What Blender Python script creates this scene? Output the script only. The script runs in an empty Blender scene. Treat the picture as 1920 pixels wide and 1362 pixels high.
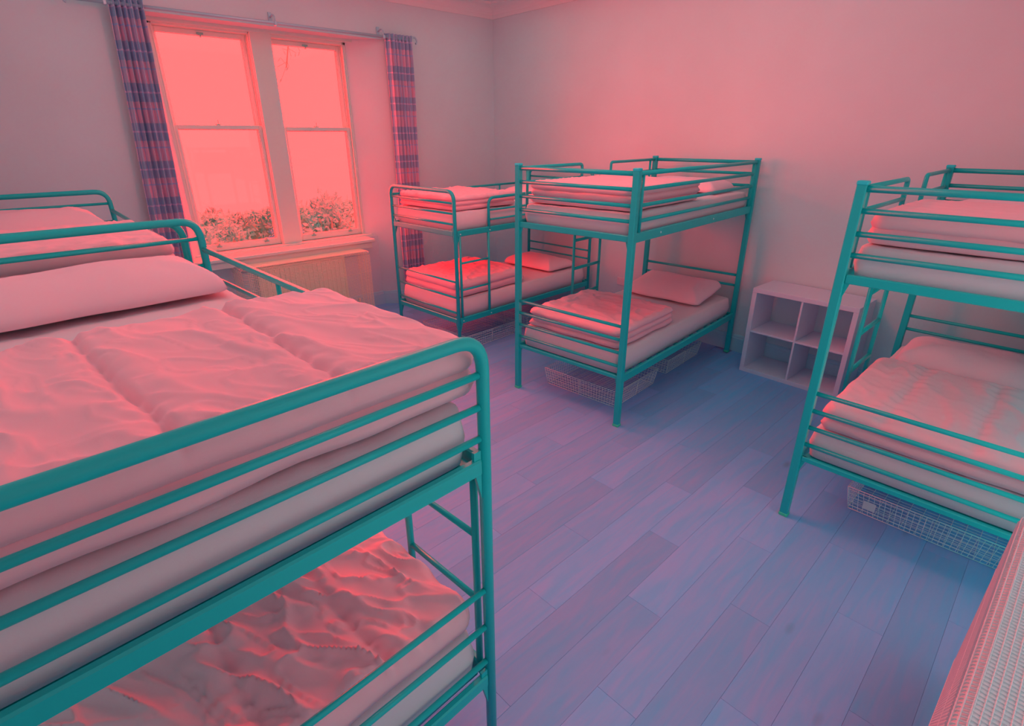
import bpy, math, random
from math import sin, cos, pi, radians as R, sqrt, atan2, exp
from mathutils import Vector, Matrix, noise

random.seed(7)
S = bpy.context.scene
COL = S.collection

# ------------------------------------------------------------------ camera
def set_camera():
    f, pitch, roll, yaw, h = 1004.2, R(23.03), R(-0.165), R(48.06), 1.981
    F = Vector((cos(yaw)*cos(pitch), sin(yaw)*cos(pitch), -sin(pitch)))
    Rt = Vector((sin(yaw), -cos(yaw), 0)); U = Rt.cross(F)
    r2 = Rt*cos(roll) + U*sin(roll); u2 = U*cos(roll) - Rt*sin(roll)
    cd = bpy.data.cameras.new('camera'); co = bpy.data.objects.new('camera', cd); COL.objects.link(co)
    cd.sensor_width = 36; cd.lens = f/1920*36; cd.clip_start = 0.02; cd.clip_end = 200
    m = Matrix((r2, u2, -F)).transposed().to_4x4(); m.translation = Vector((0, 0, h))
    co.matrix_world = m
    S.camera = co
set_camera()

# ------------------------------------------------------------------ light and exposure
S.view_settings.view_transform = 'Standard'; S.view_settings.look = 'None'
S.view_settings.gamma = 1.0; S.view_settings.use_curve_mapping = False
S.view_settings.exposure = 0.0
S.cycles.max_bounces = 14; S.cycles.diffuse_bounces = 10; S.cycles.glossy_bounces = 4
S.cycles.transparent_max_bounces = 12; S.cycles.use_denoising = True
S.cycles.caustics_reflective = False; S.cycles.caustics_refractive = False
S.cycles.sample_clamp_indirect = 6

w = bpy.data.worlds.new('sky'); S.world = w; w.use_nodes = True
wb = w.node_tree.nodes['Background']
wb.inputs[0].default_value = (42, 0.216, 0.216, 1); wb.inputs[1].default_value = 1.0

def area(name, loc, rot, sx, sy, col, power, portal=False, spread=180):
    l = bpy.data.lights.new(name, 'AREA'); l.shape = 'RECTANGLE'; l.size = sx; l.size_y = sy
    l.color = col; l.energy = power; l.spread = R(spread)
    o = bpy.data.objects.new(name, l); o.location = loc; o.rotation_euler = rot; COL.objects.link(o)
    if portal: l.cycles.is_portal = True
    return o
for k, (xa, xb) in enumerate(((1.2, 2.18), (2.24, 3.16))):
    area('window_portal', ((xa+xb)/2, 6.42, 1.88), (R(-90), 0, 0), xb-xa, 2.1, (1, 1, 1), 1, portal=True)
# out of frame: the red overhead room lamp, plus added fill lights
def bulb(name, loc, rad, col, power):
    l = bpy.data.lights.new(name, 'POINT'); l.shadow_soft_size = rad; l.color = col; l.energy = power
    o = bpy.data.objects.new(name, l); o.location = loc; COL.objects.link(o)
CY = (0.0, 1.0, 0.94); RED = (1.0, 0.0, 0.0)
area('ceiling_fill', (2.5, 3.3, 3.32), (0, 0, 0), 4.4, 4.4, CY, 19)  # added fill: broad teal ambience from above, no real fixture
bulb('overhead_light', (2.0, 2.0, 3.02), .22, CY, 7)  # added teal fill, not a lamp of the room
bulb('overhead_light', (2.1, 2.7, 3.08), .20, RED, 74)
area('wall_fill', (-0.50, 2.4, 1.6), (0, R(-90), 0), 2.4, 3.4, CY, 5)  # added teal fill along the left wall, no fixture there
area('wall_fill', (2.2, -0.20, 1.15), (R(90), 0, 0), 3.6, 2.0, CY, 14)  # added teal fill from the camera side, lifts the lower berths
area('wall_fill', (2.2, -0.19, 1.6), (R(90), 0, 0), 3.4, 1.8, RED, 2)  # added weak red fill for bed sides facing the camera

# ------------------------------------------------------------------ materials
def mat(name, col, rough=0.6, spec=0.5, metal=0.0, vary=0.0, vscale=6.0, bump=0.0, bscale=60.0, stretch=None):
    m = bpy.data.materials.new(name); m.use_nodes = True
    nt = m.node_tree; b = nt.nodes['Principled BSDF']
    b.inputs['Base Color'].default_value = (*col, 1); b.inputs['Roughness'].default_value = rough
    b.inputs['Specular IOR Level'].default_value = spec; b.inputs['Metallic'].default_value = metal
    tc = nt.nodes.new('ShaderNodeTexCoord'); mp = nt.nodes.new('ShaderNodeMapping')
    nt.links.new(tc.outputs['Object'], mp.inputs[0])
    if stretch: mp.inputs['Scale'].default_value = stretch
    if vary:
        n = nt.nodes.new('ShaderNodeTexNoise'); n.inputs['Scale'].default_value = vscale; n.inputs['Detail'].default_value = 4
        nt.links.new(mp.outputs[0], n.inputs[0])
        r = nt.nodes.new('ShaderNodeMapRange'); r.inputs[1].default_value = .3; r.inputs[2].default_value = .7
        r.inputs[3].default_value = 1-vary; r.inputs[4].default_value = 1+vary
        nt.links.new(n.outputs[0], r.inputs[0])
        mx = nt.nodes.new('ShaderNodeVectorMath'); mx.operation = 'SCALE'; mx.inputs[0].default_value = col
        nt.links.new(r.outputs[0], mx.inputs[3]); nt.links.new(mx.outputs[0], b.inputs['Base Color'])
    if bump:
        n = nt.nodes.new('ShaderNodeTexNoise'); n.inputs['Scale'].default_value = bscale; n.inputs['Detail'].default_value = 5
        nt.links.new(mp.outputs[0], n.inputs[0])
        bp = nt.nodes.new('ShaderNodeBump'); bp.inputs['Strength'].default_value = bump; bp.inputs['Distance'].default_value = .01
        nt.links.new(n.outputs[0], bp.inputs['Height']); nt.links.new(bp.outputs[0], b.inputs['Normal'])
    return m

M = {}
M['wall'] = mat('wall_paint', (.60, .77, .81), .75, .3, vary=.03, vscale=1.5, bump=.05, bscale=40)
M['ceiling'] = mat('ceiling_paint', (.74, .82, .84), .8, .2, bump=.04, bscale=30)
M['gloss_white'] = mat('white_gloss_paint', (.60, .80, .74), .35, .5, bump=.03, bscale=15)
M['base'] = mat('skirting_paint', (.40, .74, .84), .4, .5)
M['frame'] = mat('dark_powder_coated_steel', (.006, .56, .545), .38, .35, bump=.03, bscale=300)
M['cap'] = mat('plastic_cap', (.02, .72, .76), .5, .3)
M['foot'] = mat('rubber_foot', (.05, .8, .45), .6, .3)
M['sheet'] = mat('fitted_sheet_cotton', (.70, .68, .73), .9, .1, bump=.12, bscale=900)
M['duvet'] = mat('duvet_cotton', (.92, .56, .63), .9, .1, bump=.12, bscale=900)
M['pillow'] = mat('pillow_cotton', (.86, .62, .70), .9, .1, bump=.12, bscale=900)
M['chip'] = mat('white_laminate_board', (.66, .70, .82), .4, .4)
M['wire'] = mat('white_coated_wire', (.62, .9, .9), .4, .4)
M['guard'] = mat('white_guard_wire', (.90, .84, .66), .45, .4)
M['guard2'] = mat('white_mesh_cover', (.66, .72, .76), .5, .3)
M['rad'] = mat('radiator_enamel', (.74, .86, .66), .45, .4)
M['rod'] = mat('brushed_steel_rod', (.42, .62, .72), .35, .6, metal=.3)
M['catch'] = mat('bronze_catch', (.16, .70, .62), .4, .5)
M['tag'] = mat('paper_tag', (.55, .8, .8), .8, .1)
M['switch'] = mat('switch_plastic', (.7, .7, .75), .4, .4)
M['bush1'] = mat('shrub_leaf', (.045, .95, .9), .8, .1, vary=.25, vscale=3)
M['bush2'] = mat('heather_leaf', (.03, .88, 1.0), .8, .1, vary=.25, vscale=3)
M['bank'] = mat('grass_bank', (.05, .97, .85), .9, .1, vary=.3, vscale=2.5)
M['bark'] = mat('twig_bark', (.08, .7, .6), .8, .1)

def floor_mat():
    m = bpy.data.materials.new('oak_laminate'); m.use_nodes = True
    nt = m.node_tree; N = nt.nodes.new; Lk = nt.links.new; b = nt.nodes['Principled BSDF']
    tc = N('ShaderNodeTexCoord'); oi = N('ShaderNodeObjectInfo')
    off = N('ShaderNodeVectorMath'); off.operation = 'SCALE'; off.inputs[3].default_value = 1.0
    cb = N('ShaderNodeCombineXYZ'); mul = N('ShaderNodeMath'); mul.operation = 'MULTIPLY'; mul.inputs[1].default_value = 37.0
    Lk(oi.outputs['Random'], mul.inputs[0]); Lk(mul.outputs[0], cb.inputs[0]); Lk(mul.outputs[0], cb.inputs[1])
    ad = N('ShaderNodeVectorMath'); ad.operation = 'ADD'; Lk(tc.outputs['Object'], ad.inputs[0]); Lk(cb.outputs[0], ad.inputs[1])
    mp = N('ShaderNodeMapping'); mp.inputs['Scale'].default_value = (1.6, 14, 1); Lk(ad.outputs[0], mp.inputs[0])
    n1 = N('ShaderNodeTexNoise'); n1.inputs['Scale'].default_value = 1.6; n1.inputs['Detail'].default_value = 7; n1.inputs['Distortion'].default_value = 1.2
    Lk(mp.outputs[0], n1.inputs[0])
    mp2 = N('ShaderNodeMapping'); mp2.inputs['Scale'].default_value = (1.0, 3.0, 1); Lk(ad.outputs[0], mp2.inputs[0])
    n2 = N('ShaderNodeTexNoise'); n2.inputs['Scale'].default_value = 2.2; n2.inputs['Detail'].default_value = 3; Lk(mp2.outputs[0], n2.inputs[0])
    cr = N('ShaderNodeValToRGB'); e = cr.color_ramp.elements
    e[0].position = .30; e[0].color = (.15, .54, .90, 1); e[1].position = .72; e[1].color = (.29, .48, .84, 1)
    mid = e.new(.5); mid.color = (.215, .51, .87, 1)
    mxv = N('ShaderNodeMath'); mxv.operation = 'MULTIPLY_ADD'; mxv.inputs[1].default_value = .65
    m2 = N('ShaderNodeMath'); m2.operation = 'MULTIPLY'; m2.inputs[1].default_value = .35
    Lk(n2.outputs[0], m2.inputs[0]); Lk(n1.outputs[0], mxv.inputs[0]); Lk(m2.outputs[0], mxv.inputs[2]); Lk(mxv.outputs[0], cr.inputs[0])
    # plank to plank tone
    tn = N('ShaderNodeMapRange'); tn.inputs[3].default_value = .92; tn.inputs[4].default_value = 1.07; Lk(oi.outputs['Random'], tn.inputs[0])
    sc = N('ShaderNodeVectorMath'); sc.operation = 'SCALE'; Lk(cr.outputs[0], sc.inputs[0]); Lk(tn.outputs[0], sc.inputs[3])
    # knots
    vo = N('ShaderNodeTexVoronoi'); vo.inputs['Scale'].default_value = 1.6; mp3 = N('ShaderNodeMapping'); mp3.inputs['Scale'].default_value = (1, 2.4, 1)
    Lk(ad.outputs[0], mp3.inputs[0]); Lk(mp3.outputs[0], vo.inputs[0])
    kr = N('ShaderNodeMapRange'); kr.inputs[1].default_value = .02; kr.inputs[2].default_value = .10; kr.inputs[3].default_value = .72; kr.inputs[4].default_value = 1
    Lk(vo.outputs['Distance'], kr.inputs[0])
    s2 = N('ShaderNodeVectorMath'); s2.operation = 'SCALE'; Lk(sc.outputs[0], s2.inputs[0]); Lk(kr.outputs[0], s2.inputs[3])
    Lk(s2.outputs[0], b.inputs['Base Color'])
    b.inputs['Roughness'].default_value = .5; b.inputs['Specular IOR Level'].default_value = .3
    bp = N('ShaderNodeBump'); bp.inputs['Strength'].default_value = .08; bp.inputs['Distance'].default_value = .004
    Lk(n1.outputs[0], bp.inputs['Height']); Lk(bp.outputs[0], b.inputs['Normal'])
    return m
M['floor'] = floor_mat()

def plaid_mat():
    m = bpy.data.materials.new('plaid_curtain_fabric'); m.use_nodes = True
    nt = m.node_tree; N = nt.nodes.new; Lk = nt.links.new; b = nt.nodes['Principled BSDF']
    uv = N('ShaderNodeUVMap'); sp = N('ShaderNodeSeparateXYZ'); Lk(uv.outputs[0], sp.inputs[0])
    def band(src, period, a, c):      # 1 inside [a,c) of each period
        d = N('ShaderNodeMath'); d.operation = 'DIVIDE'; d.inputs[1].default_value = period; Lk(src, d.inputs[0])
        f = N('ShaderNodeMath'); f.operation = 'FRACT'; Lk(d.outputs[0], f.inputs[0])
        g = N('ShaderNodeMath'); g.operation = 'GREATER_THAN'; g.inputs[1].default_value = a; Lk(f.outputs[0], g.inputs[0])
        l = N('ShaderNodeMath'); l.operation = 'LESS_THAN'; l.inputs[1].default_value = c; Lk(f.outputs[0], l.inputs[0])
        q = N('ShaderNodeMath'); q.operation = 'MULTIPLY'; Lk(g.outputs[0], q.inputs[0]); Lk(l.outputs[0], q.inputs[1])
        return q.outputs[0]
    col = None
    def layer(prev, fac, colour, amt):
        mx = N('ShaderNodeMix'); mx.data_type = 'RGBA'
        k = N('ShaderNodeMath'); k.operation = 'MULTIPLY'; k.inputs[1].default_value = amt; Lk(fac, k.inputs[0]); Lk(k.outputs[0], mx.inputs[0])
        if prev is None: mx.inputs[6].default_value = (.80, .52, .66, 1)
        else: Lk(prev, mx.inputs[6])
        mx.inputs[7].default_value = (*colour, 1)
        return mx.outputs[2]
    x, y = sp.outputs[0], sp.outputs[1]
    col = layer(None, band(y, .30, .0, .46), (.24, .46, .66), .7)
    col = layer(col, band(x, .26, .0, .42), (.26, .46, .66), .45)
    col = layer(col, band(y, .30, .20, .245), (.85, .60, .80), .7)
    col = layer(col, band(y, .30, .62, .655), (.22, .60, .9), .6)
    col = layer(col, band(x, .26, .18, .215), (.80, .60, .80), .6)
    col = layer(col, band(x, .26, .66, .70), (.2, .6, .9), .6)
    Lk(col, b.inputs['Base Color']); b.inputs['Roughness'].default_value = .9; b.inputs['Specular IOR Level'].default_value = .1
    return m
M['plaid'] = plaid_mat()

def glass_mat():
    m = bpy.data.materials.new('window_glass'); m.use_nodes = True
    nt = m.node_tree; nt.nodes.clear(); N = nt.nodes.new
    o = N('ShaderNodeOutputMaterial'); t = N('ShaderNodeBsdfTransparent'); t.inputs[0].default_value = (.96, 1, 1, 1)
    g = N('ShaderNodeBsdfGlossy'); g.inputs['Roughness'].default_value = .02; g.inputs[0].default_value = (1, 1, 1, 1)
    fr = N('ShaderNodeFresnel'); fr.inputs[0].default_value = 1.45
    k = N('ShaderNodeMath'); k.operation = 'MULTIPLY'; k.inputs[1].default_value = .35
    mx = N('ShaderNodeMixShader'); nt.links.new(fr.outputs[0], k.inputs[0]); nt.links.new(k.outputs[0], mx.inputs[0])
    nt.links.new(t.outputs[0], mx.inputs[1]); nt.links.new(g.outputs[0], mx.inputs[2]); nt.links.new(mx.outputs[0], o.inputs[0])
    return m
M['glass'] = glass_mat()

# ------------------------------------------------------------------ mesh helpers
class MB:
    def __init__(s): s.v = []; s.f = []; s.sm = []
    def add(s, vs, fs, smooth=False):
        b = len(s.v); s.v += [tuple(p) for p in vs]; s.f += [tuple(i+b for i in f) for f in fs]; s.sm += [smooth]*len(fs)
        return s
    def box(s, x0, x1, y0, y1, z0, z1, bev=0.0):
        if bev <= 0:
            vs = [(x, y, z) for x in (x0, x1) for y in (y0, y1) for z in (z0, z1)]
            fs = [(0, 1, 3, 2), (4, 6, 7, 5), (0, 4, 5, 1), (2, 3, 7, 6), (0, 2, 6, 4), (1, 5, 7, 3)]
            return s.add(vs, fs)
        b = bev; vs = []; idx = {}
        X = (x0, x1); Y = (y0, y1); Z = (z0, z1); sg = (1, -1)
        for i in (0, 1):
            for j in (0, 1):
                for k in (0, 1):
                    base = (X[i], Y[j], Z[k]); d = (sg[i]*b, sg[j]*b, sg[k]*b)
                    for ax in range(3):      # vertex lying on the face normal to ax
                        p = [base[t] + (d[t] if t != ax else 0) for t in range(3)]
                        idx[(i, j, k, ax)] = len(vs); vs.append(tuple(p))
        fs = []
        for ax in range(3):
            for side in (0, 1):
                q = []
                for (p, r) in ((0, 0), (1, 0), (1, 1), (0, 1)):
                    c = [0, 0, 0]; c[ax] = side; c[(ax+1) % 3] = p; c[(ax+2) % 3] = r
                    q.append(idx[(*c, ax)])
                fs.append(tuple(q if side else q[::-1]))
        for ax in range(3):
            a1, a2 = (ax+1) % 3, (ax+2) % 3
            for p in (0, 1):
                for r in (0, 1):
                    c0 = [0, 0, 0]; c0[a1] = p; c0[a2] = r; c1 = list(c0); c1[ax] = 1
                    q = [idx[(*c0, a1)], idx[(*c1, a1)], idx[(*c1, a2)], idx[(*c0, a2)]]
                    fs.append(tuple(q if (p == r) else q[::-1]))
        for i in (0, 1):
            for j in (0, 1):
                for k in (0, 1):
                    q = [idx[(i, j, k, 0)], idx[(i, j, k, 1)], idx[(i, j, k, 2)]]
                    fs.append(tuple(q if (i+j+k) % 2 == 1 else q[::-1]))
        return s.add(vs, fs)
    def tube(s, pts, r, n=10, closed=False, square=False, cap=True):
        P = [Vector(p) for p in pts]; m = len(P)
        if square: n = 4
        T = []
        for i in range(m):
            if closed: t = P[(i+1) % m] - P[i-1]
            else: t = P[min(i+1, m-1)] - P[max(i-1, 0)]
            T.append(t.normalized())
        up = Vector((0, 0, 1)) if abs(T[0].z) < .9 else Vector((1, 0, 0))
        nrm = (up - T[0]*up.dot(T[0])).normalized()
        vs = []
        for i in range(m):
            if i: 
                nrm = nrm - T[i]*nrm.dot(T[i]); nrm.normalize()
            bn = T[i].cross(nrm)
            k = r*(sqrt(2) if square else 1)
            sc = 1.0
            if 0 < i < m-1 and not closed:
                c = (P[i]-P[i-1]).normalized().dot((P[i+1]-P[i]).normalized()); sc = 1/max(.5, sqrt((1+c)/2)) if c < .999 else 1
            for j in range(n):
                a = 2*pi*(j+.5)/n if square else 2*pi*j/n
                vs.append(P[i] + (nrm*cos(a) + bn*sin(a))*k*sc)
        fs = []
        for i in range(m if closed else m-1):
            for j in range(n):
                a = i*n+j; b2 = i*n+(j+1) % n; c = ((i+1) % m)*n+(j+1) % n; d = ((i+1) % m)*n+j
                fs.append((a, b2, c, d))
        s.add(vs, fs, smooth=not square and n > 4)
        if cap and not closed:
            b = len(s.v)-len(vs)
            s.f += [tuple(b+j for j in range(n))[::-1], tuple(b+(m-1)*n+j for j in range(n))]; s.sm += [False, False]
        return s
    def prism(s, poly, z0, z1):
        n = len(poly)
        area2 = sum(poly[i][0]*poly[(i+1) % n][1]-poly[(i+1) % n][0]*poly[i][1] for i in range(n))
        if area2 < 0: poly = poly[::-1]
        vs = [(x, y, z0) for x, y in poly] + [(x, y, z1) for x, y in poly]
        fs = [tuple(range(n))[::-1], tuple(range(n, 2*n))] + [(i, (i+1) % n, n+(i+1) % n, n+i) for i in range(n)]
        return s.add(vs, fs)
    def build(s, name, m, parent=None, loc=None, rot=0):
        me = bpy.data.meshes.new(name); me.from_pydata(s.v, [], s.f)
        me.polygons.foreach_set('use_smooth', s.sm); me.materials.append(m); me.update()
        o = bpy.data.objects.new(name, me); COL.objects.link(o)
        if parent is not None: o.parent = parent
        if loc is not None: o.location = loc
        if rot: o.rotation_euler = (0, 0, rot)
        return o

def rounded(pts, rad, n=6):
    P = [Vector(p) for p in pts]; out = [P[0]]
    for i in range(1, len(P)-1):
        a, b, c = P[i-1], P[i], P[i+1]
        u = (a-b).normalized(); v = (c-b).normalized()
        q = min(rad, (a-b).length*.49, (c-b).length*.49)
        p0 = b+u*q; p1 = b+v*q
        for k in range(n+1):
            t = k/n; out.append(p0*(1-t)**2 + b*2*t*(1-t) + p1*t*t)
    out.append(P[-1])
    return out

def thing(name, label, cat, loc=(0, 0, 0), rot=0, group=None):
    o = bpy.data.objects.new(name, None); COL.objects.link(o); o.empty_display_size = .1
    o.location = loc; o.rotation_euler = (0, 0, rot)
    return tag(o, label, cat, group)
def tag(o, label, cat, group=None):
    o['label'] = label; o['category'] = cat
    if group: o['group'] = group
    return o
def struct(o):
    o['kind'] = 'structure'; return o
def dup(root, loc, rot, label):
    r = root.copy(); COL.objects.link(r); r.location = loc; r.rotation_euler = (0, 0, rot); r['label'] = label
    def rec(src, dst):
        for ch in list(src.children):
            c = ch.copy(); COL.objects.link(c); c.parent = dst; rec(ch, c)
    rec(root, r)
    return r

# ------------------------------------------------------------------ room
XL, XR, YN, YW, ZC = -0.55, 4.965, -0.24, 5.86, 3.43
# floor: sub-floor slab and laminate planks
fl = struct(MB().box(XL-.2, XR+.2, YN-.2, 6.6, -.12, -.012).build('floor', M['floor']))
PW_, PL_ = .178, 1.22
pm = MB().box(-PL_/2+.0003, PL_/2-.0003, -PW_/2+.0003, PW_/2-.0003, -.012, 0, .0007)
pmesh = None
ang = R(2.0); ca, sa = cos(ang), sin(ang)
cnt = 0
rows = range(-8, 40)
for j in rows:
    offs = ((j*0.377) % 1.0)*PL_
    for i in range(-3, 6):
        lx = i*PL_ + offs; ly = j*PW_
        wx = lx*ca - ly*sa; wy = lx*sa + ly*ca
        if wx < XL-.35 or wx > XR+.45 or wy < YN-.12 or wy > 6.05: continue
        if pmesh is None:
            o = pm.build('plank', M['floor'], fl); pmesh = o.data
        else:
            o = bpy.data.objects.new('plank', pmesh); COL.objects.link(o); o.parent = fl
        o.location = (wx, wy, 0); o.rotation_euler = (0, 0, ang); cnt += 1
assert cnt < 300, cnt

WL = 1.06; WT = 2.93
mb = MB()
mb.prism([(XL-.2, YW), (WL, YW), (1.27, 6.115), (1.27, 6.36), (XL-.2, 6.36)], 0, WT)
mb.prism([(3.44, YW), (3.10, 6.115), (3.10, 6.36), (XR+.2, 6.36), (XR+.2, YW)], 0, WT)
mb.box(XL-.2, XR+.2, YW, 6.36, WT, 3.6)
mb.box(1.0, 3.4, 6.03, 6.34, 0, .86)
struct(mb.build('wall_window', M['wall']))
struct(MB().box(XR, XR+.2, YN-.2, YW+.5, 0, 3.6).build('wall_right', M['wall']))
struct(MB().box(XL-.2, XL, YN-.2, YW+.5, 0, 3.6).build('wall_left', M['wall']))
struct(MB().box(XL-.2, XR+.2, YN-.2, YN, 0, 3.6).build('wall_near', M['wall']))
struct(MB().box(XL-.2, XR+.2, YN-.2, 6.36, ZC, ZC+.15).build('ceiling', M['ceiling']))
# coved cornice round the room
def cornice():
    prof = [(0, 3.285), (.012, 3.285), (.014, 3.30)] + [(.014+.10*(1-cos(t)), 3.30+.10*sin(t)) for t in [k*pi/2/6 for k in range(1, 7)]] + [(.15, 3.405), (.15, 3.431), (0, 3.431)]
    cs = [((XL, YN), (1, 1)), ((XR, YN), (-1, 1)), ((XR, YW), (-1, -1)), ((XL, YW), (1, -1))]
    n = len(prof); vs = []; fs = []
    for (cx, cy), (sx, sy) in cs:
        vs += [(cx+sx*d, cy+sy*d, z) for d, z in prof]
    for k in range(4):
        for i in range(n-1):
            a = k*n+i; b = k*n+i+1; c = ((k+1) % 4)*n+i+1; d = ((k+1) % 4)*n+i
            fs.append((a, d, c, b))
    return MB().add(vs, fs)
struct(cornice().build('trim_1', M['ceiling']))
# skirting boards
def skirt(name, path, h=.17, t=.02):
    mb = MB(); prof = [(0, 0), (t, 0), (t, h-.035), (t*.75, h-.028), (t*.75, h-.012), (t*.35, h), (0, h)]
    vs = []; fs = []; n = len(prof); P = [Vector((*p, 0)) for p in path]
    for i, p in enumerate(P):
        d0 = (P[i]-P[i-1]).normalized() if i else None
        d1 = (P[i+1]-P[i]).normalized() if i < len(P)-1 else None
        if d0 is None: nn = Vector((-d1.y, d1.x, 0)); k = 1
        elif d1 is None: nn = Vector((-d0.y, d0.x, 0)); k = 1
        else:
            n0 = Vector((-d0.y, d0.x, 0)); n1 = Vector((-d1.y, d1.x, 0)); nn = (n0+n1).normalized(); k = 1/max(.3, nn.dot(n0))
        vs += [(p.x+nn.x*a*k, p.y+nn.y*a*k, z) for a, z in prof]
    for i in range(len(P)-1):
        for j in range(n-1):
            fs.append((i*n+j, (i+1)*n+j, (i+1)*n+j+1, i*n+j+1))
    return struct(mb.add(vs, fs).build(name, M['base']))
skirt('baseboard_right', [(XR, YN), (XR, YW)])
skirt('baseboard_window', [(XR, YW), (3.44, YW), (3.235, 6.03), (1.17, 6.03), (WL, YW), (XL, YW)])
skirt('baseboard_left', [(XL, YW), (XL, YN)])
skirt('baseboard_near', [(XL, YN), (XR, YN)])
# mullion between the windows, head trim, sill
struct(MB().box(2.11, 2.315, 6.095, 6.36, .86, WT, .006).build('trim_2', M['gloss_white']))
struct(MB().box(1.2, 3.24, 6.07, 6.2, 2.90, WT+.01, .003).build('trim_3', M['gloss_white']))
sill = MB().box(1.02, 3.06, 5.80, 6.1, .835, .868, .006)
sill.box(1.10, 3.03, 5.83, 6.05, .765, .835, .003); sill.box(1.2, 3.16, 6.05, 6.30, .80, .885, .004)
struct(sill.build('window_sill', M['gloss_white']))

def window(idx, x0, x1, z0, z1, zm):
    root = bpy.data.objects.new('window_%d' % idx, None); COL.objects.link(root); struct(root); root.location = ((x0+x1)/2, 6.2, z0)
    O = lambda mb, name, m, par=root: mb.build(name, m, par)
    cx, cz = root.location.x, root.location.z
    def B(mb, a, b, y0, y1, c, d, bev=.003): mb.box(a-cx, b-cx, y0-6.2, y1-6.2, c-cz, d-cz, bev)
    fw = .045; mb = MB()
    B(mb, x0, x0+fw, 6.12, 6.30, z0, z1); B(mb, x1-fw, x1, 6.12, 6.30, z0, z1); B(mb, x0, x1, 6.12, 6.30, z1-.04, z1+.01); B(mb, x0, x1, 6.14, 6.32, z0-.02, z0+.02)
    B(mb, x0+fw, x0+fw+.014, 6.12, 6.145, z0, z1); B(mb, x1-fw-.014, x1-fw, 6.12, 6.145, z0, z1)
    B(mb, x0+fw, x0+fw+.012, 6.195, 6.21, zm, z1); B(mb, x1-fw-.012, x1-fw, 6.195, 6.21, zm, z1)
    O(mb, 'window_frame', M['gloss_white'])
    a, b = x0+fw, x1-fw; st = .045
    def sash(name, ya, yb, c, d, bot, top):
        mb = MB(); B(mb, a+.001, a+st, ya, yb, c, d); B(mb, b-st, b-.001, ya, yb, c, d)
        B(mb, a+st, b-st, ya, yb, c, c+bot); B(mb, a+st, b-st, ya, yb, d-top, d)
        # glazing bead
        B(mb, a+st, a+st+.008, ya+.01, yb-.008, c+bot, d-top, .001); B(mb, b-st-.008, b-st, ya+.01, yb-.008, c+bot, d-top, .001)
        so = O(mb, name, M['gloss_white'])
        g = MB(); B(g, a+st-.004, b-st+.004, (ya+yb)/2-.002, (ya+yb)/2+.002, c+bot-.004, d-top+.004, 0); O(g, 'pane', M['glass'], so)
        return so
    up = sash('upper_sash', 6.212, 6.25, zm-.025, z1-.04, .042, .045)
    lo = sash('lower_sash', 6.15, 6.19, z0+.02, zm+.02, .07, .038)
    for t in (.22, .80):                                    # sash lifts on the bottom rail
        xx = a+(b-a)*t; c = MB(); B(c, xx-.024, xx+.024, 6.136, 6.15, z0+.062, z0+.072, .002); B(c, xx-.006, xx+.006, 6.125, 6.15, z0+.07, z0+.105, .002)
        B(c, xx-.014, xx+.014, 6.128, 6.15, z0+.098, z0+.106, .002)
        O(c, 'sash_lift', M['catch'], lo)
    c = MB(); xx = (a+b)/2
    B(c, xx-.028, xx+.028, 6.196, 6.212, z1-.075, z1-.06, .002); B(c, xx-.006, xx+.006, 6.19, 6.212, z1-.10, z1-.07, .002)
    O(c, 'sash_eye', M['catch'], up)
    c = MB(); B(c, xx-.02, xx+.02, 6.16, 6.20, zm+.02, zm+.03, .002); B(c, xx-.003, xx+.003, 6.17, 6.18, zm+.03, zm+.065, .001)
    O(c, 'sash_fastener', M['catch'], lo)
    # sash cord
    O(MB().tube([(b-cx-.008, 6.205-6.2, zm-cz+.02), (b-cx-.008, .005, z1-cz-.05)], .003, 5), 'sash_cord', M['wire'])
    return root
window(1, 1.247, 2.16, .865, 2.925, 2.062)
window(2, 2.26, 3.125, .865, 2.915, 2.05)

# ------------------------------------------------------------------ view outside
def bank():
    vs = []; fs = []; nx, ny = 40, 24
    for i in range(nx+1):
        for j in range(ny+1):
            x = -6+22*i/nx; y = 6.9+13*j/ny
            z = -1.2 + .02*(y-6.9) + .22*noise.noise(Vector((x*.6, y*.6, 0)))
            vs.append((x, y, z))
    for i in range(nx):
        for j in range(ny):
            a = i*(ny+1)+j; fs.append((a, a+ny+1, a+ny+2, a+1))
    return MB().add(vs, fs, True)
g = struct(bank().build('garden_bank', M['bank']))
def shrub(name, loc, rx, rz, m, seed, n, label, cat='shrub'):
    rnd = random.Random(seed); root = thing(name, label, cat, loc)
    mb = MB()
    for k in range(n):
        a = rnd.uniform(0, 2*pi); t = rnd.uniform(-.15, 1); r = (rnd.uniform(.55, 1))
        z = rz*t*r; q = sqrt(max(0, 1-t*t))*rx*r
        q *= 1+.35*noise.noise(Vector((cos(a)*2, sin(a)*2, t*2+seed)))
        c = Vector((cos(a)*q, sin(a)*q, z+rz*.15)); d = Vector((rnd.gauss(0, 1), rnd.gauss(0, 1), rnd.gauss(.3, 1))).normalized()
        e = d.orthogonal().normalized(); L = rnd.uniform(.06, .15); W = L*.22
        mid = c + d*L*.5
        mb.add([c, mid+e*W, c+d*L, mid-e*W+d.cross(e)*W*.4], [(0, 1, 2), (0, 2, 3)])
    lf = mb.build('foliage', m, root); lf['kind'] = 'stuff'
    st = MB()
    for k in range(7):
        a = k*.9+seed; st.tube([(0, 0, -.3), (cos(a)*rx*.3, sin(a)*rx*.3, rz*.4), (cos(a)*rx*.6, sin(a)*rx*.6, rz*.75)], .02, 5)
    st.build('stem', M['bark'], root)
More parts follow.
